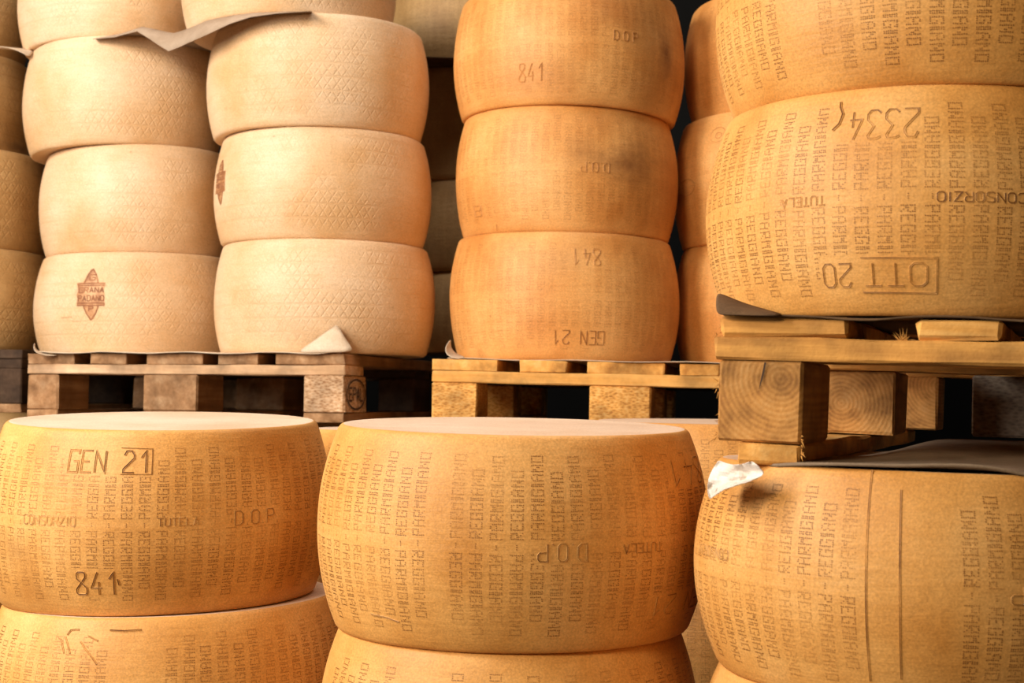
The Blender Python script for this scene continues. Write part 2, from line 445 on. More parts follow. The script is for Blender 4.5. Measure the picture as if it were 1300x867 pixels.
def ribbon(V, F, MI, P, pts, wd, depth, lift=0.0002, closed=False):
    """grooved stroke: P(u, v, off) -> point"""
    # resample
    q = [Vector((x, y)) for x, y in pts]; out = [q[0]]
    for a, b in zip(q, q[1:]):
        n = max(1, int((b-a).length/0.0035))
        for i in range(1, n+1): out.append(a.lerp(b, i/n))
    n = len(out)
    if n < 2: return
    base = len(V)
    prof = [(-1.0, 0.0), (-.62, depth), (-.45, depth*.5), (0, 0.0), (.45, depth*.5), (.62, depth), (1.0, 0.0)]
    for i, p in enumerate(out):
        d0 = (out[i]-out[i-1]) if i else (out[1]-out[0]); d1 = (out[i+1]-out[i]) if i < n-1 else d0
        if d0.length < 1e-9: d0 = d1
        if d1.length < 1e-9: d1 = d0
        d = (d0.normalized()+d1.normalized())
        if d.length < 1e-4: d = d0.copy()
        d.normalize(); nx, ny = -d.y, d.x
        e = 1.0/max(.55, abs(d.dot(d1.normalized())))
        for (c, h) in prof:
            V.append(P(p.x+nx*c*wd*e, p.y+ny*c*wd*e, lift+h))
    m = len(prof)
    for i in range(n-1):
        for j in range(m-1):
            a = base+i*m+j; F.append((a, a+1, a+1+m, a+m)); MI.append(1 if 1 <= j <= m-3 else 0)
def text_strokes(txt, x0, y0, hgt, adv=None, wr=0.62, flip=False, slant=0.0):
    """polylines for txt written from x0 (left) on baseline y0; flip = turned half round about its middle"""
    sx = hgt*wr/4.0; sy = hgt/6.0; adv = adv or hgt*(wr+0.26)
    res = []; x = x0
    for ch in txt:
        if ch != ' ':
            for st in ST[ch]:
                xo = -0.225*adv if ch in '.I' else 0.0
                res.append([(x+xo+(a+slant*b)*sx, y0+b*sy) for a, b in st])
        x += adv*(0.55 if ch in '.I' else 1)
    if flip:
        xs = x0+(x-adv*(1-.8)+x0)*0
        cx = (x0+x-(adv-4*sx))/2; cy = y0+hgt/2
        res = [[(2*cx-a, 2*cy-b) for a, b in st] for st in res]
    return res
def text_width(txt, hgt, adv=None, wr=0.62):
    adv = adv or hgt*(wr+0.26)
    return sum(adv*(0.55 if ch in '.I' else 1) for ch in txt)-(adv-hgt*wr)
def marks_part(wh, parent, mat, strokes, wd=0.0011, depth=0.0007, name='pressed_number', dark=True):
    V = []; F = []; MI = []
    def P(u, v, off): return wh.pt(wh.frame_a(u), 0.5+v/wh.H, off)
    for st in strokes: ribbon(V, F, MI, P, st, wd, depth)
    return mesh_obj(name, V, F, [MAT[mat], MAT[mat+'_cut'] if dark else MAT[mat+'_dot']], parent, True, MI)

def px_text(wh, g, txt, x0, x1, y0, y1, flip=False, slant=0.0):
    """text filling the picture box x0..x1, y0..y1 on wheel wh; g = (cx, w, ytop, ybot)"""
    ua, ta = wh.uv(x0, y1, *g); ub, tb = wh.uv(x1, y0, *g)
    hg = (tb-ta)*wh.H; v0 = (ta-.5)*wh.H
    n = sum(0.55 if c in '.I' else 1 for c in txt); W = ub-ua
    # widths: n*adv-(adv-lw)=W with lw = 0.72 adv
    adv = W/(n-0.28); wr = adv*0.72/hg
    return text_strokes(txt, ua, v0, hg, adv, wr, flip, slant)
def px_line(wh, g, pts):
    r = []
    for x, y in pts:
        u, t = wh.uv(x, y, *g); r.append((u, (t-.5)*wh.H))
    return r
def px_box(wh, g, x0, x1, y0, y1, pad=0.0015):
    a, b = wh.uv(x0, y1, *g); c, d = wh.uv(x1, y0, *g)
    return (a-pad, c+pad, b-pad/wh.H, d+pad/wh.H)

STK = {}
def stack(key, Y, specs, joints, k=0.10, RR=0.92):
    """specs: (cx, width px) per wheel bottom-up; joints: (front y px, slope x deg[, slope y deg]) bottom-up, one more than wheels."""
    out = []
    def jz(i):
        cx = specs[min(i, len(specs)-1)][0]; ww = specs[min(i, len(specs)-1)][1]
        if i > 0: cx = (cx+specs[i-1][0])/2; ww = (ww+specs[i-1][1])/2
        Rm = ww/2*Y/FPX*0.985
        yf = Y-Rm*RR
        p = at(cx, joints[i][0], yf)
        sx = math.tan(R_(joints[i][1])); sy = math.tan(R_(joints[i][2])) if len(joints[i]) > 2 else 0.0
        # z at stack axis: front point is at local y = -Rm*RR
        return p.z + sy*Rm*RR, sx, sy
    J = [jz(i) for i in range(len(joints))]
    for i, (cx, wpx) in enumerate(specs):
        ymid = (joints[i][0]+joints[i+1][0])/2
        c = at(cx, ymid, Y)
        R = wpx/2*Y/FPX; R = R/math.sqrt(1+(R/Y)**2)
        z0, sx0, sy0 = J[i]; z1, sx1, sy1 = J[i+1]
        # joint heights were taken at the joint's own centre: shift to this wheel's centre
        def shift(i_):
            xs = specs[min(i_, len(specs)-1)][0]
            if i_ > 0: xs = (xs+specs[i_-1][0])/2
            xj = at(xs, joints[i_][0], Y).x
            return (c.x-xj)
        z0 += sx0*shift(i); z1 += sx1*shift(i+1)
        wh = Wheel(c.x, Y, z0, z1, R, (sx0, sy0), (sx1, sy1), k=k, seed=sum(ord(q) for q in key)*7+i)
        g = (cx, wpx, joints[i+1][0], joints[i][0])
        out.append((wh, g))
    STK[key] = out
    return out

# --- fronts and backs --------------------------------------------------
def spot(key, i, px, py, rx, rz, amt):
    wh, g = STK[key][i]; u, t = wh.uv(px, py, *g); p = wh.pt(wh.frame_a(u), t)
    return (p.x, p.y, p.z, rx, rz, amt)
SPOTS = {'B0': [('B', 0, 112, 377, .024, .030, .45)], 'E2': [('E', 2, 842, 55, .030, .060, 1.0)], 'E1': [('E', 1, 795, 205, .075, .050, .8), ('E', 1, 735, 195, .05, .05, .4)],
         'E0': [('E', 0, 850, 400, .03, .06, .3)], 'F1': [('F', 1, 868, 235, .035, .03, .6)], 'I1': [('I', 1, 40, 700, .06, .03, .35)], 'A2': [('A', 2, 25, 168, .10, .012, .6)]}
def emit(key, mat, name, labels, group):
    obs = []
    for i, ((wh, g), lab) in enumerate(zip(STK[key], labels)):
        mk = mat; sk = key+str(i)
        if sk in SPOTS:
            base = PAL[mat[:-2] if mat.endswith('_l') else mat]
            mk = 'stained_'+sk
            MAT[mk] = cheese('rind_stained', *base, diamonds=(1.6 if mat.endswith('_l') else 1.0 if mat == 'pale' else 0.0), stain=(0.0 if mat == 'pale' else .3), spots=[spot(*q) for q in SPOTS[sk]])
            MAT[mk+'_top'] = MAT[mat+'_top']
        obs.append(build_wheel(name, wh, mk, lab, group))
    return obs

# B, C : pale wheels on the left pallet
stack('B', 3.16, [(177, 256), (176, 242), (160, 250), (146, 236)], [(450, 0), (320, .8), (183, 2.2), (46, 2.6), (-80, 2)], k=.085)
stack('C', 2.95, [(413, 280), (411, 275), (405, 283), (368, 274)], [(448.5, 0), (303, -.2), (160, .2), (17, 1.2), (-115, 0)], k=.08)
stack('A', 3.30, [(-64, 258), (-66, 260), (-84, 250), (-80, 230)], [(443, 0), (309, -1), (180, -1), (54, -1), (-60, 0)], k=.08)
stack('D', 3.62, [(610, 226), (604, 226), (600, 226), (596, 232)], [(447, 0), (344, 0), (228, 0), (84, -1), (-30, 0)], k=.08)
stack('E', 2.90, [(716, 292), (719, 284), (722, 296)], [(458, -.8), (294, -.8), (133, -1.2), (-26, 0)], k=.085)
stack('F', 2.96, [(998, 286), (1000, 290), (1008, 280)], [(463, -.8), (304, .3), (132, 2.0), (-20, 0)], k=.085)
# G on the near pallet, H below it
stack('G', 1.53, [(1172, 556), (1186, 562)], [(402.5, -1.35), (106, -1.2), (-190, 0)], k=.105, RR=.90)
stack('H', 1.50, [(1163, 566), (1170, 560)], [(872, -1.0), (594, -1.7)][0:2], k=.105, RR=.90) if False else None
stack('H', 1.50, [(1168, 566), (1165, 570)], [(1190, 0), (905, -1), (601.5, -1.35)], k=.115, RR=.90)
stack('I', 1.98, [(216, 450), (206, 424)], [(1030, 0), (785, 1.3), (547, -.2, 2.7)], k=.095, RR=.93)
stack('J', 1.715, [(645, 480), (651, 494)], [(1105, 0), (831, .1), (553, -.5, 1.9)], k=.105, RR=.92)
stack('K', 2.36, [(914, 345), (912, 345)], [(950, 0), (742, 0), (539, -.2, .5)], k=.10, RR=.93)
stack('L', 2.42, [(540, 330), (548, 340)], [(940, 0), (742, 0), (548, 0)], k=.10, RR=.93)
stack('M', 2.75, [(-110, 300), (-105, 300)], [(870, 0), (700, 0), (560, 0)], k=.10, RR=.93)
# lowest wheels stand on the floor
for q in 'HIJKLM':
    wh = STK[q][0][0]; dz = wh.z0
    wh.z0 = 0.0; wh.H = wh.z1-0.0

PB = 'pale cheese wheel in the second stack from the left'
oB = emit('B', 'pale', 'cheese_wheel', [
    'pale cheese wheel with a dark burnt lozenge stamp, bottom of its stack on left pallet',
    'pale smooth cheese wheel resting directly on the wheel with the burnt lozenge stamp',
    'pale cheese wheel with one dark speck, under the folded card, left of its neighbour stack',
    'pale cheese wheel above the folded card at top left, cut by the photo edge'], 'pale wheels stacked on the left pallet')
oC = emit('C', 'pale', 'cheese_wheel', [
    'pale cheese wheel with a torn paper flap standing against its foot, on left pallet',
    'pale cheese wheel with a narrow burnt stamp at its left side, second from pallet',
    'broad pale cheese wheel directly under the right end of the card sheet',
    'pale cheese wheel on the right end of the card sheet, cut by the top edge'], 'pale wheels stacked on the left pallet')
oA = emit('A', 'tan_l', 'cheese_wheel', [
    'tan cheese wheel at the left photo edge, bottom of its stack above a dark pallet',
    'tan cheese wheel at the left photo edge, second from the bottom of its stack',
    'tan cheese wheel at the left photo edge just below the curled paper scrap',
    'tan cheese wheel in the top left corner above the curled paper scrap'], 'tan wheels at the left edge')
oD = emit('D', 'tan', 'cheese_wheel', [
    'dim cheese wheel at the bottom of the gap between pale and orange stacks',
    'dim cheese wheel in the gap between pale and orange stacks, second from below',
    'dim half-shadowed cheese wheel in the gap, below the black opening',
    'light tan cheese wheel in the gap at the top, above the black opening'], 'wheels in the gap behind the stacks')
oE = emit('E', 'orange', 'cheese_wheel', [
    'orange cheese wheel with upside-down number 841, standing on the middle pallet',
    'orange cheese wheel with a dark blotchy stain, middle of its stack of three',
    'orange cheese wheel with upright number 841, top of the centre stack'], 'orange wheels on the middle pallet')
oF = emit('F', 'orange', 'cheese_wheel', [
    'half-hidden orange wheel behind the big right stack, lowest, on the middle pallet',
    'half-hidden orange wheel with round stamps behind the big right stack, middle one',
    'half-hidden orange wheel behind the big right stack, at the top photo edge'], 'orange wheels on the middle pallet')
oG = emit('G', 'gold', 'cheese_wheel', [
    'big golden wheel with upside-down number 2334, resting on the near right pallet',
    'big golden wheel in the top right corner, on the wheel marked 2334'], 'golden wheels of the near right stack')
oH = emit('H', 'gold', 'cheese_wheel', [
    'golden wheel at the bottom right corner, only its upper rim in the photo',
    'big golden wheel with two vertical seams, under the near right pallet'], 'golden wheels of the near right stack')
oI = emit('I', 'gold', 'cheese_wheel', [
    'golden wheel with scratched rim under the wheel marked GEN 21, bottom left',
    'golden wheel marked GEN 21 and 841 upright, top of the front left stack'], 'golden wheels of the front stacks')
oJ = emit('J', 'gold', 'cheese_wheel', [
    'golden wheel at the bottom centre edge, carrying the large front centre wheel',
    'large golden wheel at front centre with a bare upright band in its lettering'], 'golden wheels of the front stacks')
oK = emit('K', 'gold', 'cheese_wheel', [
    'shadowed wheel low in the dark gap between front centre and right wheels',
    'golden wheel peeking out behind the right of the large front centre wheel'], 'golden wheels behind the front stacks')
oL = emit('L', 'gold', 'cheese_wheel', [
    'hidden lower wheel of the stack behind the large front centre wheel',
    'golden wheel whose pale top shows between the two front wheels'], 'golden wheels behind the front stacks')
oM = emit('M', 'gold', 'cheese_wheel', [
    'lower golden wheel at the far left edge behind the front left stack',
    'golden wheel at the far left edge behind the front left stack, upper one'], 'golden wheels behind the front stacks')

# ------------------------------------------------------------------ lettering pressed into the rinds
def W(key, i): return STK[key][i]
# upper wheel of the front left stack: GEN 21 / 841 / CONSORZIO TUTELA DOP
wh, g = W('I', 1)
sm = []; big = []
big += px_text(wh, g, 'GEN 21', 97, 189, 573, 600)
marks_part(wh, oI[1], 'gold', big, .00140, .0008)
big = px_text(wh, g, '841', 109, 155, 726, 755)
big += [px_line(wh, g, [(156, 735), (158, 743)])]
sm += px_text(wh, g, 'CONSORZIO', 52, 110, 656, 668)
marks_part(wh, oI[1], 'gold', sm, .0009, .0004, 'pressed_word')
sm = px_text(wh, g, 'TUTELA', 201, 247, 658, 668)
med = px_text(wh, g, 'D.O.P.', 288, 340, 653, 671)
box = [px_line(wh, g, [(156, 569), (193, 570), (193, 602), (157, 602)])]
boxes = [px_box(wh, g, 92, 194, 560, 603), px_box(wh, g, 104, 160, 723, 757), px_box(wh, g, 286, 342, 652, 672)]
dots_part(wh, oI[1], 'gold', -.30, .31, boxes=boxes, seed=3)
marks_part(wh, oI[1], 'gold', big, .00135, .0008)
marks_part(wh, oI[1], 'gold', sm, .0009, .0004, 'pressed_word')
marks_part(wh, oI[1], 'gold', med, .0010, .0006, 'pressed_word')
marks_part(wh, oI[1], 'gold', box, .0006, .0005, 'pressed_frame', False)
# wheel below: scratches
wh, g = W('I', 0)
g = (g[0], g[1], 785, 785+wh.H*1057)
sc_ = [px_line(wh, g, p) for p in ([(94, 806), (97, 800), (103, 799), (107, 799)], [(84, 810), (88, 812)], [(92, 808), (97, 818), (101, 828)],
     [(111, 813), (118, 822), (127, 832), (133, 840)], [(119, 806), (131, 812)], [(143, 799), (160, 800), (180, 799)], [(88, 812), (94, 828)])]
dots_part(wh, oI[0], 'gold', -.32, .32, bare=((-.075, -.02),), seed=4)
marks_part(wh, oI[0], 'gold', sc_, .0011, .0010, 'scratch')
# large front centre wheel
wh, g = W('J', 1)
big = px_text(wh, g, '841', 842, 889, 588, 622, flip=True)
marks_part(wh, oJ[1], 'gold', big, .0011, .0006)
big = px_text(wh, g, 'GEN 21', 820, 890, 764, 790, flip=True)
med = px_text(wh, g, 'D.O.P', 679, 734, 688, 710, flip=True)
sm = px_text(wh, g, 'TUTELA', 776, 822, 691, 703, flip=True)
u1 = wh.uv(549, 650, *g)[0]; u2 = wh.uv(574, 650, *g)[0]
boxes = [px_box(wh, g, 838, 892, 586, 624), px_box(wh, g, 816, 892, 762, 792), px_box(wh, g, 677, 736, 686, 712)]
dots_part(wh, oJ[1], 'gold', -.30, .32, bare=((u1, u2),), boxes=boxes, phase=.004, seed=5)
marks_part(wh, oJ[1], 'gold', big, .0010, .0006)
marks_part(wh, oJ[1], 'gold', med, .0011, .0006, 'pressed_word')
marks_part(wh, oJ[1], 'gold', sm, .0008, .0004, 'pressed_word')
marks_part(wh, oJ[1], 'gold', [px_line(wh, g, [(478, 790), (500, 792), (514, 796)])], .0008, .0008, 'scratch')
wh, g = W('J', 0)
dots_part(wh, oJ[0], 'gold', -.26, .30, bare=((-.13, -.09),), phase=.006, seed=6)
# near right stack
wh, g = W('G', 0)
big = px_text(wh, g, '2334', 1088, 1167, 140, 178, flip=True)
marks_part(wh, oG[0], 'gold', big, .0012, .0006)
big = px_text(wh, g, '20', 1058, 1090, 337, 366, flip=True)
thin = px_text(wh, g, 'OTT', 1106, 1176, 337, 365, flip=True)
thin += [px_line(wh, g, [(1102, 330), (1187, 331), (1187, 374), (1102, 373)])]
crack = [px_line(wh, g, [(1073, 124), (1074, 132), (1078, 141), (1077, 147)]), px_line(wh, g, [(1078, 143), (1075, 155), (1068, 163)])]
med = px_text(wh, g, 'CONSORZIO', 1187, 1280, 249, 261, flip=True)
marks_part(wh, oG[0], 'gold', med, .0010, .0005, 'pressed_word')
med = px_text(wh, g, 'TUTELA', 1013, 1064, 249, 261, flip=True)
boxes = [px_box(wh, g, 1062, 1172, 100, 181), px_box(wh, g, 1054, 1190, 328, 376)]
dots_part(wh, oG[0], 'gold', -.32, .30, boxes=boxes, phase=.008, seed=7)
marks_part(wh, oG[0], 'gold', big, .0011, .0006)
marks_part(wh, oG[0], 'gold', thin, .0010, .0007, 'pressed_frame', False)
marks_part(wh, oG[0], 'gold', med, .0009, .0005, 'pressed_word')
marks_part(wh, oG[0], 'gold', crack, .0014, .0010, 'crack')
wh, g = W('G', 1)
dots_part(wh, oG[1], 'gold', -.32, .30, bare=((wh.uv(1000, 20, *g)[0], wh.uv(1060, 20, *g)[0]),), phase=.002, seed=8)
wh, g = W('H', 1)
med = px_text(wh, g, 'CONSORZIO', 899, 946, 724, 738, flip=True)
marks_part(wh, oH[1], 'gold', med, .0010, .0005, 'pressed_word')
med = px_text(wh, g, 'D.O.P', 1263, 1330, 739, 762, flip=True)
seam = [px_line(wh, g, [(1110, 602+i*15) for i in range(19)])]
marks_part(wh, oH[1], 'gold', seam, .0011, .0005, 'seam')
seam = [px_line(wh, g, [(1146, 625+i*15) for i in range(17)])]
sq = [px_line(wh, g, p) for p in ([(897, 652), (903, 636), (908, 634)], [(893, 650), (897, 654), (903, 655)], [(905, 652), (910, 640), (918, 628)])]
ua = wh.uv(1103, 700, *g)[0]; ub = wh.uv(1212, 700, *g)[0]
dots_part(wh, oH[1], 'gold', -.32, .30, bare=((ua, ub),), boxes=[px_box(wh, g, 1261, 1332, 737, 764)], phase=.003, seed=9, drop=.03)
marks_part(wh, oH[1], 'gold', med, .0010, .0005, 'pressed_word')
marks_part(wh, oH[1], 'gold', seam, .0011, .0005, 'seam')
marks_part(wh, oH[1], 'gold', sq, .0011, .0007, 'scratch')
wh, g = W('H', 0); dots_part(wh, oH[0], 'gold', -.32, .0, phase=.003, seed=10, fine=False)
# wheels behind
for key, obs, mt in (('K', oK, 'gold'), ('L', oL, 'gold'), ('M', oM, 'gold')):
    for i in (0, 1):
        if key == 'L' and i == 0: continue
        dots_part(W(key, i)[0], obs[i], mt, -.30, .30, fine=False, seed=20+i)
for i in range(3):
    wh, g = W('E', i)
    bx = []
    if i == 0: bx = [px_box(wh, g, 722, 764, 312, 340), px_box(wh, g, 700, 770, 416, 440)]
    if i == 2: bx = [px_box(wh, g, 657, 695, 80, 107), px_box(wh, g, 774, 808, 37, 53)]
    dots_part(wh, oE[i], 'orange', -.31, .31, boxes=bx, fine=False, phase=.003*i, seed=30+i, tmax=.95)
wh, g = W('E', 0)
marks_part(wh, oE[0], 'orange', px_text(wh, g, '841', 727, 760, 316, 337, flip=True), .0013, .0009)
marks_part(wh, oE[0], 'orange', px_text(wh, g, 'GEN 21', 704, 765, 420, 437, flip=True), .0013, .0009)
wh, g = W('E', 1)
marks_part(wh, oE[1], 'orange', px_text(wh, g, 'D.O.P', 736, 770, 207, 219, flip=True), .0011, .0008, 'pressed_word')
marks_part(wh, oE[1], 'orange', [px_line(wh, g, [(604, 258), (613, 258), (613, 271), (604, 271), (604, 258)]), px_line(wh, g, [(604, 264), (613, 264)])], .0010, .0008, 'pressed_frame')
marks_part(wh, oE[1], 'orange', [px_line(wh, g, [(630, 283), (629, 291)])], .0014, .0010, 'crack')
wh, g = W('E', 2)
marks_part(wh, oE[2], 'orange', px_text(wh, g, '841', 661, 691, 83, 105, slant=.12), .0013, .0009)
marks_part(wh, oE[2], 'orange', px_text(wh, g, 'D.O.P', 776, 804, 39, 51), .0010, .0008, 'pressed_word')
for i in range(3):
    wh, g = W('F', i); dots_part(wh, oF[i], 'orange', -.33, .0, fine=False, seed=40+i)
wh, g = W('F', 1)
def circ(cx, cy, r, n=16): return [(cx+r*math.cos(6.2832*i/n), cy+r*math.sin(6.2832*i/n)) for i in range(n+1)]
marks_part(wh, oF[1], 'orange', [px_line(wh, g, circ(877, 225, 11))], .0009, .0008, 'round_stamp')
marks_part(wh, oF[1], 'orange', [px_line(wh, g, circ(914, 162, 10)), px_line(wh, g, circ(915, 163, 4))], .0009, .0008, 'round_stamp')
for i in range(4):
    wh, g = W('D', i); dots_part(wh, oD[i], 'tan', -.28, .1, fine=False, seed=50+i, drop=.1)

# burnt lozenge stamps on two pale wheels
m, nt, nd, lk, bs = newmat('burnt_brand')
v, tc = mapping(nd, lk, (1, 1, 1))
cb = ramp(nd, lk, noise(nd, lk, v, 38, 4, .6), [(.35, (.17, .055, .02)), (.55, (.28, .10, .035)), (.72, (.42, .19, .075))])
lk.new(cb, bs.inputs['Base Color']); bs.inputs['Roughness'].default_value = .7
M_BRAND = m
m, nt, nd, lk, bs = newmat('singed_rind')
v, tc = mapping(nd, lk, (1, 1, 1))
cb = ramp(nd, lk, noise(nd, lk, v, 45, 4, .6), [(.33, (.27, .10, .035)), (.5, (.46, .21, .08)), (.68, (.66, .38, .18))])
lk.new(cb, bs.inputs['Base Color']); bs.inputs['Roughness'].default_value = .6
M_SINGE = m
def brand(wh, g, par, cx, cy, w, h, squeeze=1.0):
    def L(x, y): return px_line(wh, g, [(cx+x*w/2*squeeze, cy+y*h/2)])[0]
    # filled, slightly ragged lozenge with a broad middle
    out = [(-.03, -1.0), (.1, -.97), (.28, -.75), (.42, -.46), (.95, -.44), (.86, -.38), (.90, 0.0), (.86, .35), (.95, .40), (.52, .43), (.34, .72), (.16, .96), (-.04, 1.0), (-.2, .9), (-.38, .65), (-.58, .42), (-1.0, .44), (-.93, .36), (-.95, 0), (-.92, -.36), (-1.0, -.42), (-.6, -.47), (-.42, -.66), (-.2, -.93)]
    V = []; F = []
    def pos(x, y, off):
        u, vv = L(x, y); return wh.pt(wh.frame_a(u), .5+vv/wh.H, off)
    V.append(pos(0, 0, .0004))
    rings = 5; rn = random.Random(4)
    for r in range(1, rings+1):
        for x, y in out:
            q = r/rings; j = .03 if r == rings else 0
            V.append(pos(x*q+rn.uniform(-j, j), y*q+rn.uniform(-j, j), .0004 if r < rings else .00005))
    n = len(out)
    for j in range(n): F.append((0, 1+(j+1) % n, 1+j))
    for r in range(rings-1):
        for j in range(n):
            a = 1+r*n+j; b = 1+r*n+(j+1) % n; F.append((a, b, b+n, a+n))
    mesh_obj('burnt_stamp', V, F, M_SINGE, par)
    S = []
    def T(txt, x0, x1, y0, y1):
        adv = (x1-x0)/(len(txt)-.28); hh = 1.0
        for st in text_strokes(txt, 0, 0, 1.0, 1.0, .72):
            W_ = text_width(txt, 1.0, 1.0, .72)
            S.append([L(x0+(a/W_)*(x1-x0), y1-b*(y1-y0)) for a, b in st])
    T('G', -.16, .2, -.76, -.56); T('GRANA', -.8, .82, -.27, -.07); T('PADANO', -.84, .84, 0.04, .25); T('P', -.14, .14, .46, .64)
    for y in (-.43, -.35, .33, .42): S.append([L(-.92, y), L(0, y), L(.9, y)])
    S.append([L(-.5, -.45), L(-.3, -.8), L(0, -.98), L(.25, -.78), L(.42, -.45)])
    S.append([L(-.5, .45), L(-.3, .74), L(0, .97), L(.28, .76), L(.5, .45)])
    V = []; F = []; MI = []
    def P(u, vv, off): return wh.pt(wh.frame_a(u), .5+vv/wh.H, off)
    for st in S: ribbon(V, F, MI, P, st, .0011, .0003, lift=.0006)
    mesh_obj('burnt_lettering', V, F, M_BRAND, par)
wh, g = W('B', 0); brand(wh, g, oB[0], 121, 375, 35, 66)
marks_part(wh, oB[0], 'pale', [px_line(wh, g, [(98, 408), (109, 409)]), px_line(wh, g, [(86, 404), (98, 403)])], .0012, .0008, 'scratch')
wh, g = W('C', 1); brand(wh, g, oC[1], 285, 224, 15, 60)

# ------------------------------------------------------------------ pallets
def board(name, par, x0, x1, y0, y1, z0, z1, m, seed=0, bev=.0016, rough=.0008, cuts=6):
    rn = random.Random(seed)
    bm = bmesh.new()
    n = {0: cuts if (x1-x0) > .3 else 1, 1: cuts if (y1-y0) > .3 else 1, 2: 1}
    bmesh.ops.create_cube(bm, size=1.0)
    bmesh.ops.bevel(bm, geom=list(bm.edges), offset=.0001, segments=1, affect='EDGES') if False else None
    for v in bm.verts:
        v.co = Vector((x0 if v.co.x < 0 else x1, y0 if v.co.y < 0 else y1, z0 if v.co.z < 0 else z1))
    for ax in (0, 1):
        if n[ax] > 1:
            lo, hi = ((x0, x1), (y0, y1))[ax]
            for i in range(1, n[ax]):
                p = [0, 0, 0]; p[ax] = lo+(hi-lo)*i/n[ax]; no = [0, 0, 0]; no[ax] = 1
                bmesh.ops.bisect_plane(bm, geom=bm.verts[:]+bm.edges[:]+bm.faces[:], plane_co=p, plane_no=no)
    sharp = [e for e in bm.edges if len(e.link_faces) == 2 and e.calc_face_angle() > .5]
    bmesh.ops.bevel(bm, geom=sharp, offset=bev, segments=1, affect='EDGES')
    for v in bm.verts:
        v.co += Vector([rn.uniform(-rough, rough) for _ in range(3)])
    me = bpy.data.meshes.new(name); bm.to_mesh(me); bm.free()
    me.materials.append(m)
    o = bpy.data.objects.new(name, me); C.objects.link(o); o.parent = par
    # origin in the board's own corner so each board has its own grain
    me.transform(Matrix.Translation((-x0, -y0, -z0))); o.location = (x0, y0, z0)
    return o

class PalletFrame:
    def __init__(s, label, corner, side, yaw, sag, hs, Wd, Ld):
        """corner = world point of the front corner (bottom); side 'L' or 'R'; hs = (bottom, block, stringer, deck) thicknesses"""
        s.yaw, s.sag, s.hs, s.Wd, s.Ld = R_(yaw), R_(sag), hs, Wd, Ld
        rot = Matrix.Rotation(s.yaw, 3, 'Z') @ Matrix.Rotation(s.sag, 3, 'Y')
        s.rot = rot
        org = Vector(corner)
        if side == 'R': org = org-rot @ Vector((Wd, 0, 0))
        s.org = org
        s.o = thing('pallet', label, 'pallet', org, (0, s.sag, s.yaw), 'wooden pallets under the cheese')
        s.o.rotation_euler = rot.to_euler()
        b, k, st, d = hs
        s.zb, s.zk, s.zs, s.zd = b, b+k, b+k+st, b+k+st+d
    def lx(s, px, z=0.0, y=0.0):
        """local x on the front plane under picture column px (at mid height)"""
        # intersect in plan: org + rot*(t, y, z) has X/Y = tan
        r = ray(px, 500); k = r.x/r.y
        o = s.org+s.rot @ Vector((0, y, z)); d = s.rot @ Vector((1, 0, 0))
        # (o.x+t d.x) = k (o.y + t d.y)
        return (k*o.y-o.x)/(d.x-k*d.y)

# left pallet
pl = PalletFrame('reddish brown pallet with an oval stamp on its block, carrying the pale wheels', at(437, 537, 2.71), 'R', -14, 0, (.0180, .0705, .0190, .0215), .663, .96)
o = pl.o; sd = 100
for a, b in ((33, 93), (114, 160), (185, 256), (276, 327), (349, 437)):
    board('deck_board', o, max(0, pl.lx(a)), pl.lx(b), 0, pl.Ld, pl.zs, pl.zd, MW['brown_y'], sd, rough=.0012); sd += 1
for j, y in enumerate((0, .43, .86)):
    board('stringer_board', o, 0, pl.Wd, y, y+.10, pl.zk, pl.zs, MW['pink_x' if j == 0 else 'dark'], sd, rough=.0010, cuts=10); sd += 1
for r, y in enumerate((0, .42, .84)):
    for q, (a, b) in enumerate(((34, 73), (181, 250), (385, 437))):
        x0, x1 = max(0, pl.lx(a)), min(pl.lx(b), pl.Wd)
        board('block', o, x0, x1, y+.001, y+.120, pl.zb, pl.zk, (MW['pink_b'] if r == 0 else MW['dark']) if (q == 2) else MW['brown_b'], sd, bev=.003, rough=.0012); sd += 1  # shade on the rear right-hand blocks is put into their darker colour
for a, b in ((34, 73), (181, 250), (385, 437)):
    board('bottom_board', o, max(0, pl.lx(a)), min(pl.lx(b), pl.Wd), 0, pl.Ld, 0, pl.zb, MW['brown_y'], sd); sd += 1
# oval stamp on the right face of the right front block
V = []; F = []; MI = []
def Pst(u, vv, off): return Vector((pl.Wd+.0012+off, .060+u, (pl.zb+pl.zk)/2+vv))
sts = [[(.050*math.cos(6.2832*i/22), .028*math.sin(6.2832*i/22)) for i in range(23)]]
sts += [[(a-.036, b-.012) for a, b in st] for st in text_strokes('EPAL', 0, 0, .024, .0195, .56)]
for st in sts: ribbon(V, F, MI, Pst, st, .0018, .0002)
mesh_obj('oval_stamp', V, F, M_INK, o)

# middle pallet
pm = PalletFrame('golden chipboard-block pallet carrying the orange wheels in the middle', at(547, 545, 2.68), 'L', -9, .8, (.0180, .0690, .0215, .0215), .80, .98)
o = pm.o
for a, b in ((547, 630), (658, 718), (744, 842), (862, 912), (938, 996), (1020, 1082)):
    board('deck_board', o, max(0, pm.lx(a)), min(pm.lx(b), pm.Wd), 0, pm.Ld, pm.zs, pm.zd, MW['yel_y'], sd, rough=.0012); sd += 1
for j, y in enumerate((0, .44, .88)):
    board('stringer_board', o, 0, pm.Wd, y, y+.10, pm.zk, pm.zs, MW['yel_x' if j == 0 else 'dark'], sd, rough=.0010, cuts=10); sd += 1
for r, y in enumerate((0, .43, .86)):
    for q, (a, b) in enumerate(((547, 605), (748, 826), (985, 1070))):
        board('block', o, max(0, pm.lx(a)), min(pm.lx(b), pm.Wd), y+.001, y+.12, pm.zb, pm.zk, MW['yel_chip'], sd, bev=.003, rough=.0012); sd += 1
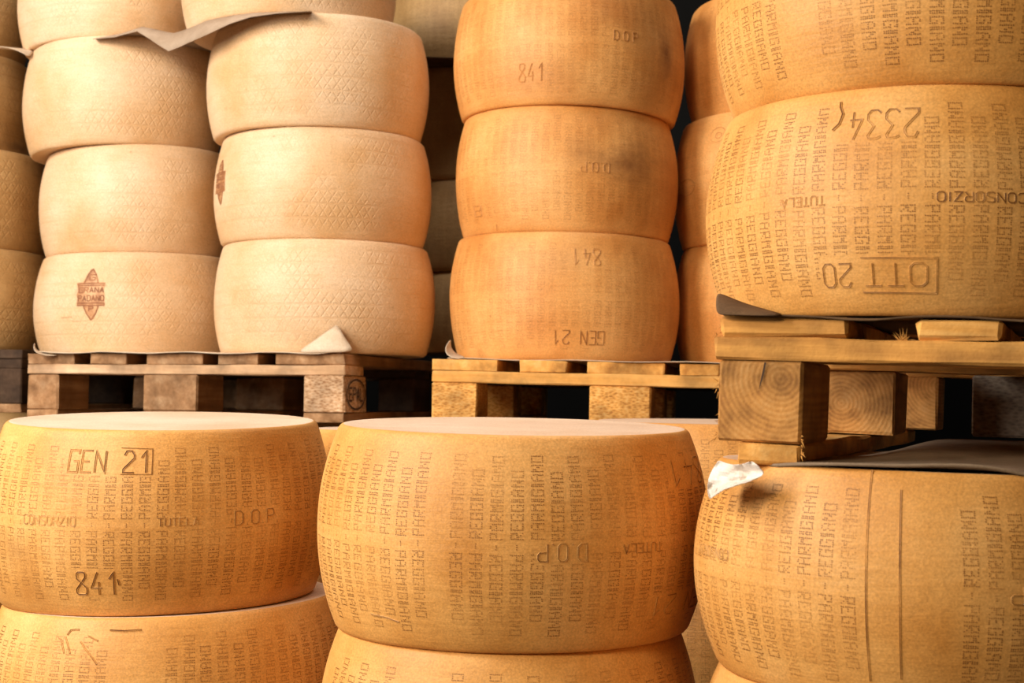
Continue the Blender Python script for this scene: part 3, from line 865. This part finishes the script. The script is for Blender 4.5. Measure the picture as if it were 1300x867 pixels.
for a, b in ((547, 605), (748, 826), (985, 1070)):
    board('bottom_board', o, max(0, pm.lx(a)), min(pm.lx(b), pm.Wd), 0, pm.Ld, 0, pm.zb, MW['yel_y'], sd); sd += 1

# dark pallet at the left edge
p0 = PalletFrame('dark pallet at the left photo edge under the tan wheels', at(26, 524, 3.06), 'R', -14, 0, (.0180, .0755, .0200, .0195), .70, .96)
o = p0.o
for a in (0, .15, .30, .45, .60):
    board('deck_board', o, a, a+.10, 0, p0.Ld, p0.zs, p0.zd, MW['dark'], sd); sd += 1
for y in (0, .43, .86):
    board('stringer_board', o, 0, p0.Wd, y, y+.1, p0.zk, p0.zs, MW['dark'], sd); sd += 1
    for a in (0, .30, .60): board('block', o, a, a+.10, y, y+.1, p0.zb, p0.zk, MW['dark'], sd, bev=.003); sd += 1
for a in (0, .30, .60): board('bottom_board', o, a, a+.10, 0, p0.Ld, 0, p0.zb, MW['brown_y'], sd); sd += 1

# near right pallet
pr = PalletFrame('golden brown pallet with end-grain block, between the two large right wheels', at(903, 586, 1.40), 'L', -22, 1.45, (.0205, .0780, .0218, .0197), .80, .93)
o = pr.o
for k, (a, b) in enumerate(((908, 1073), (1158, 1268), (1345, 1500))):
    x1 = pr.lx(b) if k < 2 else pr.lx(1345)+.1
    board('deck_board', o, max(0.002, pr.lx(a)), x1, 0.002, pr.Ld, pr.zs, pr.zd, MW['yel_x'], sd, bev=.004, rough=.0016, cuts=14); sd += 1
for a in (.55, .70): board('deck_board', o, a, a+.10, 0.002, pr.Ld, pr.zs, pr.zd, MW['yel_y'], sd, bev=.003, rough=.0014); sd += 1
for j, y in enumerate((0, .45, .83)):
    board('stringer_board', o, 0, pr.Wd, y, y+.10, pr.zk, pr.zs, MW['yel_x'], sd, bev=.0022, rough=.0010, cuts=16); sd += 1
xa, xb = max(.003, pr.lx(908)), pr.lx(1016)
x_ = pr.lx(968)
mesh_obj('crack', [(x_-.0009, .0012, pr.zk-.002), (x_+.0009, .0012, pr.zk-.002), (x_-.0012, .0012, pr.zk-.014), (x_-.0032, .0012, pr.zk-.014), (x_-.0062, .0014, pr.zk-.031)], [(0, 3, 2, 1), (3, 4, 2)], M_INK, o, smooth=False)
board('block', o, xa, xb, .003, .145, pr.zb, pr.zk, MW['yel_b'], sd, bev=.0028, rough=.0012); sd += 1
board('block', o, .350, .495, .003, .145, pr.zb, pr.zk, MW['yel_b'], sd, bev=.0028); sd += 1
board('block', o, .70, .80, .003, .145, pr.zb, pr.zk, MW['yel_b'], sd, bev=.0028); sd += 1
board('block', o, .012, .112, .46, .58, pr.zb, pr.zk, MW['yel_b'], sd, bev=.003, rough=.001); sd += 1
board('block', o, .06, .125, .83, .93, pr.zb, pr.zk, MW['yel_b'], sd, bev=.003, rough=.001); sd += 1
board('block', o, .19, .32, .60, .72, pr.zb, pr.zk, MW['greyblk'], sd, bev=.003, rough=.001); sd += 1
board('block', o, .68, .80, .80, .93, pr.zb, pr.zk, MW['yel_b'], sd, bev=.003); sd += 1
board('bottom_board', o, pr.lx(934), xb-.001, .004, pr.Ld, 0, pr.zb-.0005, MW['yel_y'], sd, bev=.003, rough=.0015, cuts=14); sd += 1
for a in (.36, .69): board('bottom_board', o, a, a+.11, .004, pr.Ld, 0, pr.zb-.0005, MW['yel_y'], sd, bev=.003); sd += 1
# splinters at the sawn left end and in the deck gap
V = []; F = []
rn = random.Random(11)
def splinter(p, d, L, w0):
    p = Vector(p); d = Vector(d).normalized(); s_ = d.cross(Vector((.3, 1, .2))).normalized()*w0; t_ = d.cross(s_).normalized()*w0
    i0 = len(V); V.extend([p-s_, p+s_, p+t_, p+d*L]); F.extend([(i0, i0+1, i0+3), (i0+1, i0+2, i0+3), (i0+2, i0, i0+3), (i0, i0+2, i0+1)])
for i in range(90):
    z = rn.uniform(pr.zb, pr.zs+.01)
    splinter((rn.uniform(.001, .004), rn.uniform(0, .05), z), (rn.uniform(-.5, -.05), rn.uniform(-.6, -.1), rn.uniform(-1, .6)), rn.uniform(.003, .008), .0006)
gx = pr.lx(1142)
for i in range(14):
    splinter((gx+rn.uniform(-.004, .004), .004, pr.zs-.001), (rn.uniform(-.9, .9), -.1, rn.uniform(.2, 1)), rn.uniform(.005, .013), .0007)
for i in range(10):
    splinter((xb, .004, pr.zb+rn.uniform(-.012, .008)), (rn.uniform(-.2, .6), -.5, rn.uniform(-1, .2)), rn.uniform(.004, .012), .0008)
so = mesh_obj('splinters', V, F, MW['yel_x'], o, smooth=False); so['kind'] = 'stuff'

# ------------------------------------------------------------------ stacks that carry the two rear pallets (mostly out of sight)
def carry(pf, spots, labs, group):
    z = pf.org.z; src = None
    H1 = z/2
    for n, (x, y) in enumerate(spots):
        p = pf.org+pf.rot @ Vector((x, y, 0)); zt = p.z
        for lv in (0, 1):
            whc = Wheel(p.x, p.y, lv*zt/2, (lv+1)*zt/2, .20, k=.09, seed=77)
            if lv == 1: whc = Wheel(p.x, p.y, zt/2, zt-.002, .20, (0, 0), (-math.tan(pf.sag), 0) if pf.sag else (0, 0), k=.09, seed=77)
            build_wheel('cheese_wheel', whc, 'tan', labs % (('lower', 'upper')[lv], ('front', 'rear')[n]), group, seg=64)
carry(pl, ((.19, .30), (.48, .62)), '%s cheese wheel of the hidden %s stack beneath the left pallet', 'hidden wheels beneath the left pallet')
carry(pm, ((.22, .42), (.60, .62)), '%s cheese wheel of the hidden %s stack beneath the middle pallet', 'hidden wheels beneath the middle pallet')
carry(p0, ((.44, .32), (.2, .72)), '%s cheese wheel of the hidden %s stack beneath the dark left pallet', 'hidden wheels beneath the dark left pallet')

# ------------------------------------------------------------------ sheets of card and paper
def sheet(name, label, cat, rows, m, thick=.0012, group=None, sub=2, parent=None):
    """rows: list of equal-length lists of world points"""
    V = []; F = []
    org = rows[0][0].copy() if parent is None else Vector((0, 0, 0))
    n = len(rows[0])
    for r in rows: V += [p-org for p in r]
    for i in range(len(rows)-1):
        for j in range(n-1):
            a = i*n+j; F.append((a, a+1, a+n+1, a+n))
    o = mesh_obj(name, V, F, m, parent)
    o.location = org
    if sub:
        s = o.modifiers.new('smooth', 'SUBSURF'); s.levels = sub; s.render_levels = sub
    s = o.modifiers.new('thickness', 'SOLIDIFY'); s.thickness = thick; s.offset = 0
    if parent is None:
        o['label'] = label; o['category'] = cat
        if group: o['group'] = group
    return o
def jointz(key, i, x, y):
    wh = W(key, i)[0]; return wh.z0+wh.zz(x-wh.X, y-wh.Y, 1.0)

# folded card between tiers of the two pale stacks
path = [(118, 49.5, 2.945), (145, 47, 2.925), (160, 43, 2.90), (174, 39.5, 2.875), (188, 48, 2.86), (201, 57, 2.85), (214, 65, 2.835), (227, 60, 2.815), (240, 54, 2.79), (257, 46.5, 2.75), (272, 39.5, 2.735), (292, 30, 2.72), (318, 21.5, 2.705), (350, 17, 2.70), (392, 14.5, 2.70)]
front = [at(*p) for p in path]
rows = [front]
wB, wC = W('B', 2)[0], W('C', 2)[0]
for back in (.04, .09, .20, .34):
    r = []
    for k, p in enumerate(front):
        x, y = p.x, p.y+back
        zb_, zc_ = jointz('B', 2, x, max(y, wB.Y-.2)), jointz('C', 2, x, max(y, wC.Y-.2))
        px = path[k][0]
        dip = {.04: .026, .09: .024, .20: .012, .34: .006}[back]
        if px <= 174: z = zb_
        elif px >= 306: z = zc_
        elif px < 214: z = zb_-dip*(px-174)/40.
        elif px <= 266: z = zb_-dip
        else:
            f = (px-266)/40.; f = f*f*(3-2*f); z = (zb_-dip)*(1-f)+zc_*f
        r.append(Vector((x, y, z)))
    rows.append(r)
sheet('card_sheet', 'folded kraft card sticking out above the third tier of pale wheels', 'card', rows, M_CARD, .0016, sub=0)

# card jutting out below the top wheel in the gap
wD = W('D', 2)[0]
rows = []
for i in range(6):
    y = wD.Y-.335+i*.10
    rows.append([Vector((wD.X-.22+j*.11, y, jointz('D', 2, wD.X-.22+j*.11, max(y, wD.Y-.2))+.001*math.sin(j*2.1+i) - (.012 if i == 0 else 0))) for j in range(5)])
sheet('card_sheet', 'dark card edge jutting out above the black gap between the stacks', 'card', rows, M_BROWNP, .0022, sub=1)

# thin paper on the left pallet
zt = pl.org.z+pl.zd
def onp(pf, x, y, z): return pf.org+pf.rot @ Vector((x, y, z))
rows = []
rn = random.Random(5)
xs = [.02+i*(.62/22) for i in range(23)]
wav = [rn.uniform(-1, 1) for _ in xs]
for q, y in enumerate((-.012, -.004, .03, .2, .5)):
    rows.append([onp(pl, x, y+(wav[i]*.002 if q == 0 else 0), pl.zd+.0022+(.0022*math.sin(x*38+1)+.0010*wav[i] if q < 2 else 0)+(-.0012 if q == 0 else 0)) for i, x in enumerate(xs)])
pp = sheet('paper_sheet', 'wavy pale paper sheet on the left pallet under the pale wheels', 'paper', rows, M_PAPER, .0014, sub=1)
inv = Matrix.Translation(-pp.location)
c0 = at(55, 449, 2.87)
rows = [[at(56, 447, 2.90), at(48, 446, 2.89), at(43, 440, 2.88), at(45, 434, 2.88)], [at(66, 450, 2.86), at(54, 449, 2.85), at(44, 444, 2.84), at(42, 439, 2.84)], [at(76, 451, 2.85), at(60, 452, 2.84), at(49, 449, 2.83), at(44, 446, 2.83)]]
e = sheet('curled_corner', '', '', [[inv @ p for p in r] for r in rows], M_PAPER, .001, sub=2, parent=pp); e.location = (0, 0, 0)
rows = [[at(376, 448, 2.72), at(400, 447.5, 2.71), at(424, 447, 2.70), at(450, 446.5, 2.70)],
        [at(388, 440, 2.725), at(405, 438, 2.712), at(422, 437, 2.705), at(445, 439, 2.705)],
        [at(402, 430, 2.73), at(413, 427, 2.715), at(424, 427, 2.71), at(439, 431, 2.71)],
        [at(425, 413.5, 2.735), at(427, 413, 2.73), at(429, 414, 2.725), at(434, 421, 2.72)]]
e = sheet('torn_flap', '', '', [[inv @ p for p in r] for r in rows], M_PAPER, .0008, sub=1, parent=pp); e.location = (0, 0, 0); e['label'] = 'torn flap standing against the wheel'

# paper under the orange stack
rows = []
xs = [.02+i*(.70/20) for i in range(21)]
for q, y in enumerate((.02, .04, .2, .5)):
    rows.append([onp(pm, x, y-(.030 if (x > .30 and q == 0) else 0), pm.zd+.0016+(.0014*math.sin(x*30) if q == 0 else 0)) for i, x in enumerate(xs)])
pq = sheet('paper_sheet', 'thin white paper on the middle pallet under the orange wheels', 'paper', rows, M_PAPER, .0012, sub=1)
inv = Matrix.Translation(-pq.location)
rows = [[at(592, 453, 2.72), at(579, 450, 2.72), at(571, 441, 2.72), at(573, 429, 2.72)], [at(588, 455, 2.69), at(576, 452, 2.69), at(567, 444, 2.69), at(569, 435, 2.70)], [at(584, 456, 2.67), at(573, 454, 2.67), at(566, 449, 2.67), at(565, 441, 2.68)]]
e = sheet('curled_corner', '', '', [[inv @ p for p in r] for r in rows], M_PAPER, .001, sub=2, parent=pq); e.location = (0, 0, 0)

# brown paper under the wheel marked 2334
epx = [(912, 398), (930, 398.5), (960, 400), (1000, 400.5), (1040, 402), (1075, 406), (1110, 407), (1145, 402.5), (1185, 401), (1225, 402), (1262, 405), (1300, 408), (1330, 409)]
rows = []
base = []
for px, py in epx:
    x = pr.lx(px); base.append(x)
rows.append([onp(pr, x, -.001, 0).xy.to_3d()+Vector((0, 0, at(px, py, onp(pr, x, 0, 0).y).z)) for x, (px, py) in zip(base, epx)])
for y in (.03, .10, .5): rows.append([onp(pr, x, y, pr.zd+.0012) for x in base])
pb = sheet('paper_sheet', 'brown paper sheet on the near right pallet under the wheel marked 2334', 'paper', rows, M_BROWNP, .0018, sub=1)
inv = Matrix.Translation(-pb.location)
rows = [[at(909, 371, 1.44), at(909, 386, 1.41), at(909, 399.5, 1.392)], [at(922, 376, 1.44), at(925, 388, 1.40), at(928, 399.5, 1.385)], [at(945, 386, 1.43), at(950, 393, 1.395), at(955, 400, 1.375)], [at(985, 397, 1.41), at(990, 398.5, 1.385), at(995, 400.5, 1.362)]]
e = sheet('curled_corner', '', '', [[inv @ p for p in r] for r in rows], M_BROWNP, .0014, sub=2, parent=pb); e.location = (0, 0, 0)

# grey card under the near right pallet, on the seamed wheel
whH = W('H', 1)[0]
def hz(x, y): return whH.z0+whH.zz(x-whH.X, y-whH.Y, 1.0)
epx = [(975, 592, 1.385), (1000, 590, 1.37), (1030, 589, 1.345), (1070, 589, 1.325), (1110, 590.5, 1.315), (1150, 591.5, 1.31), (1190, 590, 1.305), (1230, 590.5, 1.30), (1262, 594, 1.30), (1290, 600, 1.30), (1315, 606, 1.30), (1345, 610, 1.30)]
rows = [[at(*p) for p in epx]]
rows.append([Vector((p.x, p.y+.03, min(max(p.z, hz(p.x, p.y+.03)+.001), hz(p.x, p.y+.03)+.0016))) for p in rows[0]])
def sst(a, b, x):
    q = max(0.0, min(1.0, (x-a)/(b-a))); return q*q*(3-2*q)
for b_ in (.10, .20, .32, .42):
    r = []
    for p in rows[0]:
        x, y = p.x+b_*.36, p.y+b_
        lxx = (Vector((x, y, 0))-Vector((pr.org.x, pr.org.y, 0))).dot(Vector((math.cos(pr.yaw), math.sin(pr.yaw), 0)))
        bulge = sst(.115, .165, lxx)*(1-sst(.315, .35, lxx))*.019*sst(.02, .36, b_)
        r.append(Vector((x, y, hz(p.x, p.y+.03)+.0012+bulge-(.002 if b_ > .3 else 0))))
    rows.append(r)
sheet('card_sheet', 'grey-brown card sheet between the near right pallet and the seamed wheel', 'card', rows, M_GREY, .0028, sub=1)

# crumpled white tissue at the left foot of the near right pallet
rn = random.Random(3)
rows = []
gw, gh = 11, 9
poly_l = [(911, 583), (908, 590), (904, 596), (908, 606), (906, 617), (902, 630)]
for i in range(gh):
    f = i/(gh-1)
    yl = 584+f*50
    xl = 912-10*math.sin(f*2.6)-6*f
    xr = 948+24*(1-abs(f-.35)*2.0)-40*max(0, f-.5)
    r = []
    for j in range(gw):
        q = j/(gw-1)
        px = xl+(xr-xl)*q; py = yl+(1-f)*6*math.sin(q*3)-f*f*q*14
        base_y = 1.402 - .058*q
        p = at(px, py, base_y+rn.uniform(-.010, .010))
        r.append(p)
    rows.append(r)
sheet('tissue', 'crumpled white tissue hanging over the shoulder of the seamed wheel', 'paper', rows, M_FILM, .0006, sub=1).data.polygons.foreach_set('use_smooth', [False]*((gw-1)*(gh-1)))

# curled scrap of paper between the tan wheels
rows = [[at(-20, 57, 3.10), at(10, 60, 3.09), at(30, 61, 3.08), at(44, 64, 3.07)], [at(-20, 62, 3.07), at(8, 63, 3.06), at(26, 66, 3.05), at(40, 70, 3.04)], [at(-18, 58, 3.05), at(6, 59, 3.04), at(20, 62, 3.03), at(36, 72, 3.03)]]
sheet('paper_scrap', 'curled pale paper scrap between tan wheels at the left edge', 'paper', rows, M_PAPER, .001)
